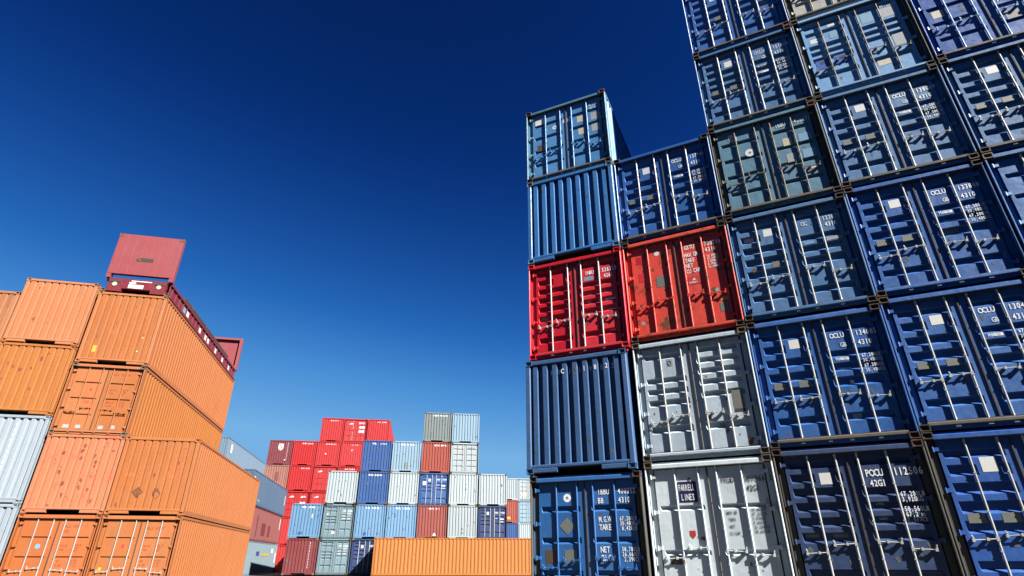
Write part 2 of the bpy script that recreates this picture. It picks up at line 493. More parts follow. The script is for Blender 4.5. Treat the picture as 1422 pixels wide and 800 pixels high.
# ------------------------------------------------------------------ the container
COUNT = [0]
def container(label, pos, yaw, body, front='wall', style='ribbed', H=STD, L=L40, group=None, door=None, frame=None, cast='rustmetal', bars='zinc',
              lod=0, marks=(), side=None, ridges=9, hinge=None, post=None, sill=None, stains=None, deep=False, handle_z=.86, cat='container'):
    """pos: middle of the front edge at the bottom; the box runs back along local +Y. marks: (kind, material, ...) on the front."""
    door = door or body; frame = frame or body; side = side or body
    root = bpy.data.objects.new('shipping_container', None)
    COL.objects.link(root)
    root.empty_display_size = .2
    root.location = (pos[0], pos[1], pos[2] + CAM_Z); root.rotation_euler = (0, 0, yaw)
    root['label'] = label; root['category'] = cat
    if group: root['group'] = group
    put('frame', cached(('fr', L, H, front, lod), lambda: frame_mesh(L, H, front, lod)), frame, root)
    if front == 'door':
        put('door_sill', cached(('si',), sill_mesh), sill or frame, root)
        for sgn in (-1, 1): put('corner_post', cached(('po', H, sgn), lambda: post_mesh(H, sgn)), post or frame, root)
    n = round(L / .282)
    for sgn in (-1, 1):
        put('side_wall', cached(('sw', L, H, sgn), lambda: side_sheet(L, H, sgn, n, lod)), side, root)
    put('roof', cached(('rf', L, H), lambda: MB().box(-1.149, 1.149, .13, L - .13, H - .045, H - .02).make('roof')), body, root)
    put('rear_wall', cached(('rw', L, H), lambda: MB().box(-1.1, 1.1, L - .08, L - .05, .18, H - .105).make('rear_wall')), body, root)
    put('floor', cached(('fl', L, H), lambda: MB().box(-1.158, 1.158, .125, L - .13, .12, .15).make('floor')), 'dark', root)
    if lod == 0:
        for low in (True, False):
            for sx in (-1, 1):
                for back in (False, True):
                    c = put('corner_casting', cached(('cc', low), lambda: casting_mesh(low)), cast, root)
                    c.location = (W2 - .164 if sx > 0 else -W2 - .002, -.002 if not back else L - .176, -.002 if low else H - .116)
    else:
        for low in (True, False):
            for sx in (-1, 1):
                c = put('corner_casting', cached(('cc1',), lambda: MB().box(0, .166, 0, .178, 0, .118).make('corner_casting')), cast, root)
                c.location = (W2 - .164 if sx > 0 else -W2 - .002, -.003, -.004 if low else H - .115)
    if front == 'wall':
        me, dep = cached(('ew', H, ridges, deep), lambda: sheet_x(-1.108, 1.108, .18, H - .10, ridges, .030, *{True: (.105, 'end_wall', .42, .11), False: (.062, 'end_wall', .66, .10), 'mid': (.082, 'end_wall', .46, .13)}[deep]))
        host = lambda x: root_wall
        root_wall = put('end_wall', me, body, root)
    else:
        dep = door_depth(style, H)
        dr = {}
        for sgn in (-1, 1):
            dr[sgn] = put('door', cached(('dr', style, H, sgn), lambda: door_mesh(style, H, sgn)), door, root)
            for bx in BARS:
                put('locking_bar', cached(('lb', H, lod), lambda: bar_mesh(H, .0175 if lod == 0 else .022)), bars, dr[sgn], (sgn * bx, 0, 0))
                if lod == 0:
                    put('handle', cached(('hd', sgn), lambda: handle_mesh(sgn)), bars, dr[sgn], (sgn * bx, 0, handle_z + (.10 if bx < .3 else 0) + random.uniform(-.05, .05)))
            if lod == 0:
                for f_ in (.12, .38, .63, .89):
                    h = put('hinge', cached(('hg',), hinge_mesh), hinge or frame, dr[sgn], (sgn * 1.062, 0, H * f_))
                    if sgn < 0: h.scale = (1, 1, 1)
                    else: h.scale = (-1, 1, 1)
        sl = MB()
        sl.box(-.012, .012, .077, .14, .155, H - D_TOP)
        sl.box(-1.04, 1.04, .05, .14, H - D_TOP - .012, H - D_TOP + .004)
        sl.box(-1.04, 1.04, .05, .14, .1505, .168)
        put('door_seal', cached(('sl', H), lambda: sl.make('door_seal')), 'sealbrown' if lod == 0 else 'seal', root)
        host = lambda x: dr[-1 if x < 0 else 1]
    dep_s = (lambda x, z: .030) if front == 'wall' else dep
    for mk in marks:
        kind, mat = mk[0], mk[1]
        dep_ = (lambda x, z: .030) if front == 'wall' else dep
        if kind == 't':
            s, x, z, size = mk[2:6]
            kw = mk[6] if len(mk) > 6 else {}
            if front == 'wall': kw = dict(kw, by_char=True)
            b = MB()
            text_into(b, s, x, z, size, dep, **kw)
            if b.v: put('lettering', b.make('lettering'), mat, host(x))
        elif kind == 'q':
            x, z, w, h = mk[2:6]
            nm = mk[6] if len(mk) > 6 else 'sticker'
            b = MB(); quad_into(b, x, z, w, h, dep_)
            put(nm, b.make(nm), mat, host(x))
        elif kind == 'd':       # round sticker
            x, z, r = mk[2:5]
            b = MB(); y = dep_(x, z)
            b.tube((x, y - .0025, z), (x, y - .0008, z), r, 14)
            put('sticker', b.make('sticker'), mat, host(x))
        elif kind == 'p':       # polygon sticker, points around (x, z)
            x, z, pts = mk[2:5]
            nm = mk[5] if len(mk) > 5 else 'sticker'
            y = dep_(x, z) - .0035; n_ = len(pts)
            v = [(x + a, y, z + c) for a, c in pts] + [(x + a, y + .0015, z + c) for a, c in pts]
            put(nm, mesh(nm, v, [list(range(n_)), list(range(n_, 2 * n_))[::-1]] + [(i, n_ + i, n_ + (i + 1) % n_, (i + 1) % n_) for i in range(n_)]), mat, host(x))
    if stains:                # rust stains: small irregular blots with a run below them
        for _ in range(stains[0]):
            for _try in range(12):
                x, z = random.uniform(-1.0, 1.0), random.uniform(.22, H - .25)
                if (front == 'wall' and abs(dep(x - .03, z) - .03) + abs(dep(x + .03, z) - .03) < .004) or (front != 'wall' and abs(x) > .14 and abs(x) < .97 and all(dep(x + a, z + c) == Y_UP for a in (-.05, .05) for c in (-.10, .04))): break
            else: continue
            r = random.uniform(.012, .05) * (1.5 if stains[1] == 'stain_red' else 1.6 if lod else 1); n_ = 11; pts = []
            for i in range(n_):
                t = 2 * math.pi * i / n_ + random.uniform(-.15, .15)
                q = r * random.uniform(.45, 1.1)
                pts.append((q * math.cos(t), q * math.sin(t) * (1.1 if math.sin(t) > 0 else random.uniform(1.2, 2.6))))
            y = dep_s(x, z) - .0022
            v = [(x, y, z)] + [(x + a, y, z + c) for a, c in pts]
            put('rust_stain', mesh('rust_stain', v, [(0, i + 1, (i + 1) % n_ + 1) for i in range(n_)]), stains[1], host(x))
    COUNT[0] += 1
    return root

DIAMOND = lambda r: [(0, r), (-r, 0), (0, -r), (r, 0)]

# ------------------------------------------------------------------ right-hand wall of door ends
R_G = 'containers in the tall wall on the right'
COLS = {  # middle of the front, yaw, level of each container's bottom
 'A': ((1.535, 12.375), -.4278, [-.945, 1.70, 4.345, 6.99, 9.602]),
 'B': ((3.822, 11.447), -.4607, [-.78, 1.835, 4.472, 7.092]),
 'C': ((6.070, 10.439), -.4470, [-.69, 1.925, 4.57, 7.215, 9.83, 12.44]),
 'D': ((8.299, 9.408), -.4280, [-.58, 2.03, 4.65, 7.285, 9.90, 12.51]),
 'E': ((10.55, 8.365), -.4280, [-.51, 2.11, 4.73, 7.36, 9.98]),
}
def rpos(c, k, dx=0, dy=0):
    (x, y), a, zs = COLS[c]
    u = (math.cos(a), math.sin(a)); v = (-u[1], u[0])
    return (x + u[0] * dx + v[0] * dy, y + u[1] * dx + v[1] * dy, zs[k]), a

def right(label, c, k, body, dx=0, dy=0, **kw):
    p, a = rpos(c, k, dx, dy)
    if body not in ('white', 'greywhite', 'crimson', 'vermilion'): kw.setdefault('sill', random.choice(('olive', 'olive', 'grimypost', body)))
    kw.setdefault('stains', {'vermilion': (16, 'stain_dark'), 'white': (9, 'stain_rust'), 'greywhite': (12, 'stain_rust'), 'teal': (12, 'stain_rust'), 'crimson': (5, 'stain_dark'), 'azure': (9, 'stain_rust')}.get(body, (10, 'stain_dim')))
    if k == 0 or body in ('teal', 'azure', 'putty'): kw.setdefault('post', 'grimypost' if body != 'white' else 'white')
    return container(label, p, a + random.uniform(-.002, .002), body, group=R_G, **kw)

def data_rows(z0, step, rows, mat='t_white', x1=.24, x2=.70, size=.075):
    out = []
    for i, (a, b) in enumerate(rows):
        if a: out.append(('t', mat, a, x1, z0 - i * step, size))
        if b: out.append(('t', mat, b, x2, z0 - i * step, size))
    return out

def oclu(num, dim='t_white', chk='5', plates=True, gb='GB'):
    m = [('q', 'sticker', -.50, 1.93, .20, .19),
         ('t', dim, 'OCLU', .26, 2.035, .115), ('t', dim, num, .70, 2.035, .115), ('t', 't_dim', gb, .40, 1.84, .10), ('t', dim, '4310', .70, 1.84, .115)]
    for z in (1.58, 1.38):
        m += [('t', 't_dim', 'M.G.W' if z > 1.5 else 'NET', .26, z, .07), ('t', dim, '67,200LB', .70, z + .01, .075), ('q', 't_white', .31, z - .005, .17, .055, 'label_plate')]
        m += [('t', 't_dim', '30,480KG', .70, z - .085, .075)]
    if plates:
        m += [('q', 'plate', -.93, 1.12, .22, .13, 'data_plate'), ('q', 'plate', -.48, 1.13, .22, .13, 'data_plate')]
    return m

# column A (leftmost)
right('blue container lettered IBBU 400252 on square door panels, bottom row', 'A', 0, 'midblue', front='door', style='panels4', bars='midblue', dx=-.03, dy=-.02,
      marks=[('t', 't_white', 'IBBU', .27, 2.17, .12), ('t', 't_white', '400252 1', .70, 2.17, .12), ('t', 't_white', 'BB', .27, 2.0, .12), ('t', 't_white', '4310', .70, 2.0, .12),
             ('d', 't_white', -.40, 2.13, .085), ('d', 'midblue', -.40, 2.13, .03),
             ('t', 't_white', 'M.G.W', .27, 1.64, .12, {'cond': .62}), ('t', 't_white', 'TARE', .27, 1.49, .12), ('t', 't_white', '67,200LB', .70, 1.66, .085), ('t', 't_white', '30,480KG', .70, 1.57, .085), ('t', 't_white', '8,420LB', .73, 1.48, .085),
             ('t', 't_white', 'NET', .27, 1.08, .12), ('t', 't_white', 'CU.CAP', .27, .93, .12, {'cond': .62}), ('t', 't_white', '58,780LB', .70, 1.10, .085), ('t', 't_white', '26,660KG', .70, 1.01, .085), ('t', 't_white', '2,390CF', .73, .92, .085),
             ('p', 'plate', -.42, 1.58, DIAMOND(.17)), ('q', 'plate2', -.92, .88, .24, .25, 'data_plate'), ('q', 'plate', -.50, .88, .26, .25, 'data_plate')])
right('blue grey corrugated container lettered POCU 1198522 across its top, under the crimson doors', 'A', 1, 'bluegrey', front='wall', deep=True, dx=-.09, dy=-.05, cast='bluegrey',
      marks=[('t', 't_white', 'POCU 1198522', -.62, 2.20, .125, {'cond': 1.55, 'bold': .62})])
right('crimson red container with ribbed doors, white bars and white lettering', 'A', 2, 'crimson', front='door', style='ribbed6', cast='crimson',
      marks=[('t', 't_white', 'INBU', .27, 2.04, .11), ('t', 't_white', '526303', .70, 2.04, .12), ('t', 't_white', '4261', .74, 1.88, .11), ('q', 'bluedot', .24, 1.88, .24, .10),
             ('t', 't_dim', 'MAX GR', .26, 1.69, .06), ('t', 't_dim', 'TARE', .28, 1.49, .065), ('t', 't_dim', 'NET', .28, 1.29, .065),
             ('t', 't_dim', '67,200LB', .70, 1.69, .065), ('t', 't_dim', '8,600LB', .72, 1.49, .065), ('q', 'sticker', .72, 1.29, .26, .05, 'label_plate'), ('q', 'sticker', .74, .98, .24, .075, 'label_plate'), ('q', 'sticker', .80, .50, .12, .05, 'label_plate'), ('q', 'greydot', -.94, .88, .18, .24, 'data_plate')])
right('steel blue corrugated container directly under the rust-cornered blue one', 'A', 3, 'steelblue', front='wall', deep=True, cast='teal', dx=.0,
      marks=[('t', 't_grey', '7312069', .70, 2.16, .10, {'vertical': True})])
right('rust-cornered blue container with panelled doors, alone against the sky on a corrugated one', 'A', 4, 'topblue', front='door', style='panels', side='topblue', bars='topblue', frame='teal', cast='rustmetal', dx=.0,
      marks=[('q', 'sticker', -.96, 2.06, .32, .23), ('q', 'greydot', -.66, 2.03, .06, .27), ('d', 'sticker', -.36, 1.80, .07), ('d', 'slate', -.36, 1.80, .025), ('q', 'plate2', -.90, 1.08, .16, .22, 'data_plate'), ('q', 'cream', -.72, 1.10, .05, .2),
             ('q', 'sticker', -.10, 1.86, .09, .13), ('q', 'sticker', .03, 1.86, .09, .13), ('q', 'cream', .33, 1.72, .20, .22), ('q', 'cream', .35, 1.26, .20, .22), ('q', 'greydot', .74, 1.66, .26, .26), ('q', 'greydot', .74, 1.24, .26, .26), ('t', 't_dim', '460072', .70, 2.18, .09), ('t', 't_dim', '4310', .72, 2.07, .09)])
# column B
right('white container with a navy name sign and dark lettering 861066 on its doors', 'B', 0, 'white', front='door', style='wide', bars='white', frame='white', cast='dullsteel',
      marks=[('q', 'navysign', -.60, 1.80, .36, .39, 'name_sign'), ('t', 't_white', 'FARRELL', -.592, 2.02, .13, {'cond': .52, 'off': .007}), ('t', 't_white', 'LINES', -.555, 1.84, .13, {'cond': .60, 'off': .007}),
             ('t', 't_grey', 'FRLU', .24, 2.13, .115), ('t', 't_grey', '861066 2', .66, 2.13, .115, {'cond': .82}), ('t', 't_grey', '42G1', .68, 1.96, .115),
             ('t', 't_grey', 'MAX GR', .26, 1.56, .06), ('t', 't_grey', 'TARE', .28, 1.44, .06), ('t', 't_grey', 'NET', .28, 1.32, .06), ('t', 't_grey', 'CU.CAP', .26, 1.20, .06)] +
            [('t', 't_grey', s, .70, 1.60 - .075 * i, .062) for i, s in enumerate(('30,480KG', '67,200LB', '3,900KG', '8,600LB', '26,580KG', '58,600LB'))] +
            [('p', 'redmark', -.42, 1.22, [(-.055, .07), (.055, .07), (.055, -.02), (0, -.075), (-.055, -.02)]), ('q', 'plate2', -.90, .70, .22, .16, 'data_plate')])
right('pale grey container with mixed panels and a rusty plate, above the navy name sign', 'B', 1, 'greywhite', front='door', style='grey', bars='zinc', cast='dullsteel', handle_z=.80,
      marks=[('q', 'greydot', -.50, 1.98, .12, .17), ('t', 't_grey', 'O', -.485, 2.0, .13), ('q', 'plate', .72, .92, .21, .38, 'data_plate'), ('q', 'rustmetal', .72, .85, .21, .06), ('t', 't_grey', 'CU CAP', .26, .55, .07), ('t', 't_red', '861052', .66, .55, .06), ('q', 'greydot', -.92, 1.05, .26, .28)])
right('rust-patched vermilion container with smooth doors and white lettering GSTU 720796', 'B', 2, 'vermilion', front='door', style='plain', bars='vermilion', cast='rustmetal', frame='vermilion',
      marks=[('t', 't_white', 'GSTU', .23, 2.10, .12, {'cond': .7}), ('t', 't_white', '720796', .68, 2.10, .12), ('t', 't_white', '4310', .68, 1.94, .12), ('t', 't_white', 'MAX GR', .21, 1.90, .115, {'cond': .66}), ('t', 't_white', 'TARE', .21, 1.76, .115, {'cond': .7}), ('t', 't_white', 'NET', .21, 1.62, .115, {'cond': .7}), ('t', 't_white', 'CU CAP', .21, 1.48, .115, {'cond': .66})] +
            [('t', 't_white', s, .70, 1.80 - .07 * i, .058) for i, s in enumerate(('30,480KG', '67,200LB', '3,800KG', '8,380LB', '26,680KG'))] +
            [('q', 'redmark', .22, 1.18, .26, .22), ('p', 'sticker', .35, 1.29, [(0, .06), (-.045, 0), (.045, 0)]), ('t', 't_white', 'FLAMMABLE', .225, 1.22, .04), ('q', 'plate', -.50, 1.28, .24, .28, 'data_plate'), ('d', 'sticker', -.42, 2.17, .06), ('d', 'greydot', .80, .95, .05), ('q', 'yellow', .80, .68, .20, .08), ('q', 'plate', .80, .42, .17, .20, 'data_plate'),
             ('q', 'crimson', -.92, 1.98, .12, .2, 'paint_patch'), ('q', 'crimson', -.90, 1.50, .13, .22, 'paint_patch'), ('q', 'greydot', -.96, .40, .08, .08)])
right('deep blue container with ribbed doors on top of the vermilion one', 'B', 3, 'royal', front='door', style='ribbed', marks=oclu('137741', chk='4'))
# column C
right('ink blue container lettered POCU 112506 on its ribbed doors', 'C', 0, 'ink', front='door', style='ribbed6',
      marks=[('q', 'sticker', -.50, 1.93, .19, .20), ('t', 't_white', 'POCU', .24, 2.03, .13), ('t', 't_white', '112506 7', .67, 2.03, .14), ('t', 't_white', '42G1', .27, 1.86, .12)] +
            [('t', 't_white', s, .68, 1.68 - .085 * i, .085) for i, s in enumerate(('67,200LB', '3,920KG'))] + [('t', 't_white', s, .68, 1.44 - .085 * i, .085) for i, s in enumerate(('58,560LB', '67,2 m', '2,377CF'))] +
            [('t', 't_dim', 'MAX.GRS', .26, 1.68, .06), ('t', 't_dim', 'TARE', .28, 1.56, .06), ('t', 't_dim', 'NET', .28, 1.44, .06), ('t', 't_dim', 'CUBE', .28, 1.32, .06), ('q', 'plate', -.93, 1.05, .22, .13, 'data_plate'), ('q', 'plate', -.48, 1.05, .22, .13, 'data_plate')])
right('royal blue container lettered OCLU 134085 on its ribbed doors', 'C', 1, 'royal', front='door', style='ribbed', marks=oclu('134085') + [('q', 'sticker', .40, 1.02, .07, .16), ('q', 'greydot', .30, .42, .14, .16)])
right('worn blue container with two white stickers, second row above the ink blue doors', 'C', 2, 'slate', front='door', style='ribbed',
      marks=[('q', 'sticker', -.92, 1.92, .20, .17), ('q', 'sticker', -.50, 1.95, .18, .18), ('t', 't_dim', 'OC', .28, 2.02, .11), ('t', 't_dim', '123877', .70, 2.06, .11), ('t', 't_white', '4310', .72, 1.90, .11), ('q', 'greydot', .68, 1.56, .30, .07), ('q', 'greydot', .68, 1.37, .32, .07), ('q', 'bluedot', .24, 1.56, .2, .06), ('q', 'bluedot', .24, 1.37, .2, .06), ('d', 'plate2', -.84, 1.18, .05), ('q', 'plate', -.46, 1.16, .20, .14, 'data_plate')])
right('grimy grey green container with panelled doors and a round white sticker', 'C', 3, 'teal', front='door', style='panels', bars='dullsteel', cast='rustmetal', frame='teal', hinge='dullsteel',
      marks=[('q', 'sticker', -.78, 2.12, .18, .20), ('q', 'redmark', -.72, 2.18, .06, .06), ('d', 'sticker', -.38, 1.66, .11), ('d', 'teal', -.38, 1.66, .035), ('q', 'plate2', -.90, 1.02, .17, .20, 'data_plate'), ('t', 't_dim', 'IBBU', .28, 2.16, .11), ('t', 't_dim', '468077', .69, 2.16, .115), ('t', 't_dim', '4310', .72, 2.02, .11), ('q', 'cream', .36, 1.58, .19, .22), ('q', 'greydot', .36, 1.10, .20, .24), ('q', 'bluedot', .70, 1.60, .28, .22), ('q', 'bluedot', .70, 1.12, .28, .24), ('q', 'sticker', .74, .80, .18, .03), ('q', 'redmark', .74, .74, .18, .03)])
right('blue container lettered OCLU 151808, in the row above the grey green doors', 'C', 4, 'slate', front='door', style='ribbed6', marks=oclu('151808', 't_dim'))
right('blue container with a yellow seal on its bar, top left of the tall wall', 'C', 5, 'royal', front='door', style='ribbed', marks=[('q', 'sticker', -.50, 1.93, .2, .2), ('q', 'plate', -.48, 1.13, .22, .13, 'data_plate'), ('q', 'cream', .72, 1.20, .2, .1), ('q', 'yellowlock', .56, .70, .05, .07, 'door_seal_tag')])
# column D
right('bright blue container with one white sticker, bottom right corner of the photo', 'D', 0, 'royal2', front='door', style='ribbed', marks=[('q', 'sticker', -.51, 1.90, .22, .24), ('q', 'plate', -.93, 1.12, .24, .15, 'data_plate'), ('q', 'plate', -.47, 1.12, .24, .15, 'data_plate')])
right('large blue container with a white sticker, right of the doors lettered OCLU 134085', 'D', 1, 'royal', front='door', style='ribbed', marks=oclu('130427'))
right('blue container lettered OCLU 133848 on its ribbed doors', 'D', 2, 'royal', front='door', style='ribbed', marks=oclu('133848') + [('q', 'plate', .24, 1.10, .24, .15, 'data_plate'), ('q', 'sticker', .76, .42, .16, .03)])
right('blue container lettered OCLU 138089 on its ribbed doors', 'D', 3, 'slate', front='door', style='ribbed', marks=oclu('138089'))
right('faded azure container with darker blue touch-ups on its doors', 'D', 4, 'azure', front='door', style='mixed', bars='dullsteel', cast='rustmetal', frame='azure', hinge='azure',
      marks=[('q', 'sticker', -.92, 1.72, .26, .14), ('q', 'sticker', -.46, 2.12, .20, .07), ('q', 'bluedot', -.48, 1.72, .22, .2), ('q', 'patch', -.95, .86, .30, .26, 'paint_patch'), ('q', 'patch', -.55, .84, .32, .30, 'paint_patch'), ('q', 'plate', -.86, .98, .16, .10, 'data_plate'), ('q', 'plate', -.44, .98, .18, .10, 'data_plate'), ('q', 'greydot', .66, 1.86, .30, .30), ('q', 'bluedot', .24, 1.86, .26, .30), ('t', 't_dim', '4008050', .68, 2.19, .09), ('q', 'cream', .24, .44, .26, .16), ('q', 'greydot', .70, .90, .28, .36)])
right('putty coloured container at the top edge of the photo above the azure doors', 'D', 5, 'putty', front='door', style='panels', bars='dullsteel')
# column E
right('royal blue container at the lower right, outside the picture edge', 'E', 0, 'royal', front='door', style='ribbed')
right('deep blue container second from the ground, outside the picture edge', 'E', 1, 'royal2', front='door', style='ribbed')
right('blue container at the right picture edge, beside the doors lettered OCLU 133848', 'E', 2, 'midblue', front='door', style='panels', cast='dullsteel', hinge='azure')
right('blue container beside the doors lettered OCLU 138089, cut by the picture edge', 'E', 3, 'tealblue', front='door', style='ribbed', marks=oclu('131166'))
right('blue container with smooth wide panels and a cream sticker, top right corner', 'E', 4, 'royal2', front='door', style='panels', bars='azure',
      marks=[('q', 'cream', -.93, 1.25, .22, .22), ('t', 't_white', 'NET', .26, 1.20, .12), ('t', 't_white', 'CU.CAP', .24, 1.06, .12, {'cond': .66}), ('q', 'plate', .26, .62, .28, .24, 'data_plate')])

# ------------------------------------------------------------------ left-hand orange stack
LY = .2179
LU = (math.cos(LY), math.sin(LY))
LO = (-16.2433, 19.7543)
L_G = 'containers in the orange stack on the left'
def left(label, x, z, body, **kw):
    cx = x + W2
    return container(label, (LO[0] + LU[0] * cx, LO[1] + LU[1] * cx, z), LY, body, group=L_G, **kw)

def rust_letters(z=2.2, code='NLLU 400547 7', x=.20, s=.085):
    return [('t', 't_redbrown', code, x, z, s)]
DATA = [('t', 't_redbrown', s, x, z, .06) for x, zz in ((.24, (1.62, 1.50, 1.16, 1.04)), (.66, (1.64, 1.56, 1.48, 1.18, 1.10, 1.02))) for z, s in zip(zz, ('MAX GR', 'TARE', 'NET', 'CU.CAP', '30,480', '67,200', '3,900'))]
left('orange container with silver bars and a light blue dot on its doors, bottom row', .0, -1.22, 'doororange', front='door', style='grid', bars='zincworn', cast='orange',
     marks=[('t', 't_redbrown', 'NLLU 400547 17', .17, 2.20, .095), ('t', 't_redbrown', '42G1', .17, 2.04, .09), ('d', 'bluedot', -.42, 1.62, .075)] + DATA)
left('orange container with silver bars and a red dot on its doors, bottom row', 2.475, -1.22, 'orange', front='door', style='grid', bars='zincworn', cast='orange', door='orange',
     marks=[('t', 't_redbrown', 'NLLU 400807', .20, 2.16, .10), ('q', 'redmark', -.43, 1.58, .07, .11), ('q', 'yellow', -.95, .9, .1, .1)] + DATA)
left('salmon orange corrugated container spotted with rust, above the doors with the light blue dot', -.0, 1.40, 'salmon', front='wall', stains=(26, 'stain_red'), cast='salmon',
     marks=[('t', 't_red', 'NLLU 4005470', .62, 2.14, .115, {'vertical': True})])
left('orange corrugated container with two scorched diamond marks, right end of the lower stack', 2.475, 1.40, 'orange', front='wall', stains=(3, 'stain_red'), cast='orange',
     marks=[('p', 'scorch', -.39, .72, DIAMOND(.18)), ('p', 'orange', -.387, .722, DIAMOND(.12), 'sticker'), ('t', 'scorch', 'E', -.43, .66, .15, {'off': .012}), ('t', 'scorch', 'N', .02, .62, .26), ('t', 'scorch', 'LC', .1, .74, .13), ('p', 'scorch', .20, .66, [(.16, .02), (.02, .17), (-.02, .15), (.13, .0), (.0, -.16), (.03, -.17)], 'scuff'), ('t', 't_red', 'NLLU 4008079', .80, 2.2, .10, {'vertical': True})])
left('orange container with panelled doors and a red square, under the tall corrugated one', -.02, 4.0, 'amber', front='door', style='grid', bars='orange', door='orange', frame='peach', cast='dullsteel',
     marks=[('t', 't_redbrown', 'NLLU 4006050', .20, 2.2, .095), ('q', 'redmark', -.42, 1.58, .06, .10), ('q', 't_red', -.48, 1.12, .16, .10, 'label_plate'), ('q', 'greydot', -.90, .22, .20, .12), ('q', 'greydot', -.50, .22, .16, .12), ('q', 'greydot', .22, .22, .16, .12), ('q', 'greydot', .60, .24, .16, .12), ('t', 't_red', 'MAX GROSS', .18, 1.16, .07)] + DATA)
left('tall orange corrugated container with a yellow sticker, carrying the red flat rack', .0, 6.625, 'orange', front='wall', stains=(4, 'stain_red'), H=HC, cast='peach',
     marks=[('q', 'yellow', -.80, .42, .13, .26), ('t', 't_redbrown', 'NLLU 4003366', .68, 2.5, .10, {'vertical': True}), ('d', 'cream', .72, .55, .03), ('d', 'cream', .78, 1.1, .025), ('p', 't_redbrown', .28, .72, DIAMOND(.05))])
left('peach orange corrugated container with a rust streak, left of the tall one', -2.57, 7.235, 'peach', front='wall', stains=(3, 'stain_red'), cast='peach',
     marks=[('t', 't_red', 'IIIIIIII', .84, 2.2, .12, {'vertical': True, 'cond': 1.1})])
left('amber corrugated container with a stained right edge, above the pale grey one', -2.57, 4.615, 'amber', front='wall', stains=(9, 'stain_red'), cast='amber',
     marks=[('t', 't_red', 'IIIIIIIII', .78, 2.1, .12, {'vertical': True, 'cond': 1.1})])
left('pale blue grey corrugated container with an orange sign at its foot', -2.57, 1.69, 'palegrey', front='wall', deep='mid', H=HC, cast='palegrey', frame='palegrey',
     marks=[('q', 'yellow', -.26, .52, .30, .20), ('q', 'yellow', .0, .52, .28, .20), ('t', 't_white', 'IIIIIIIIII', .30, 2.5, .13, {'vertical': True, 'cond': 1.2})])
left('pale grey container with a dark blue letter, bottom left corner of the photo', -2.57, -1.225, 'palegrey', front='wall', deep='mid', H=HC, cast='palegrey', frame='palegrey',
     marks=[('t', 't_navy', 'd', .46, 2.25, .34), ('t', 't_navy', 'a', .46, 1.85, .34)])
left('brown orange weathered container at the left picture edge below the peach one', -5.06, 6.625, 'brownorange', front='wall', cast='brownorange')
left('orange container two below the weathered brown orange one, outside the picture edge', -5.06, 4.01, 'amber', front='wall', cast='amber')
left('orange container three below the weathered brown orange one, outside the picture edge', -5.06, 1.395, 'orange', front='wall', cast='orange')
left('orange container on the ground at the far left, outside the picture edge', -5.06, -1.22, 'salmon', front='wall', cast='salmon')

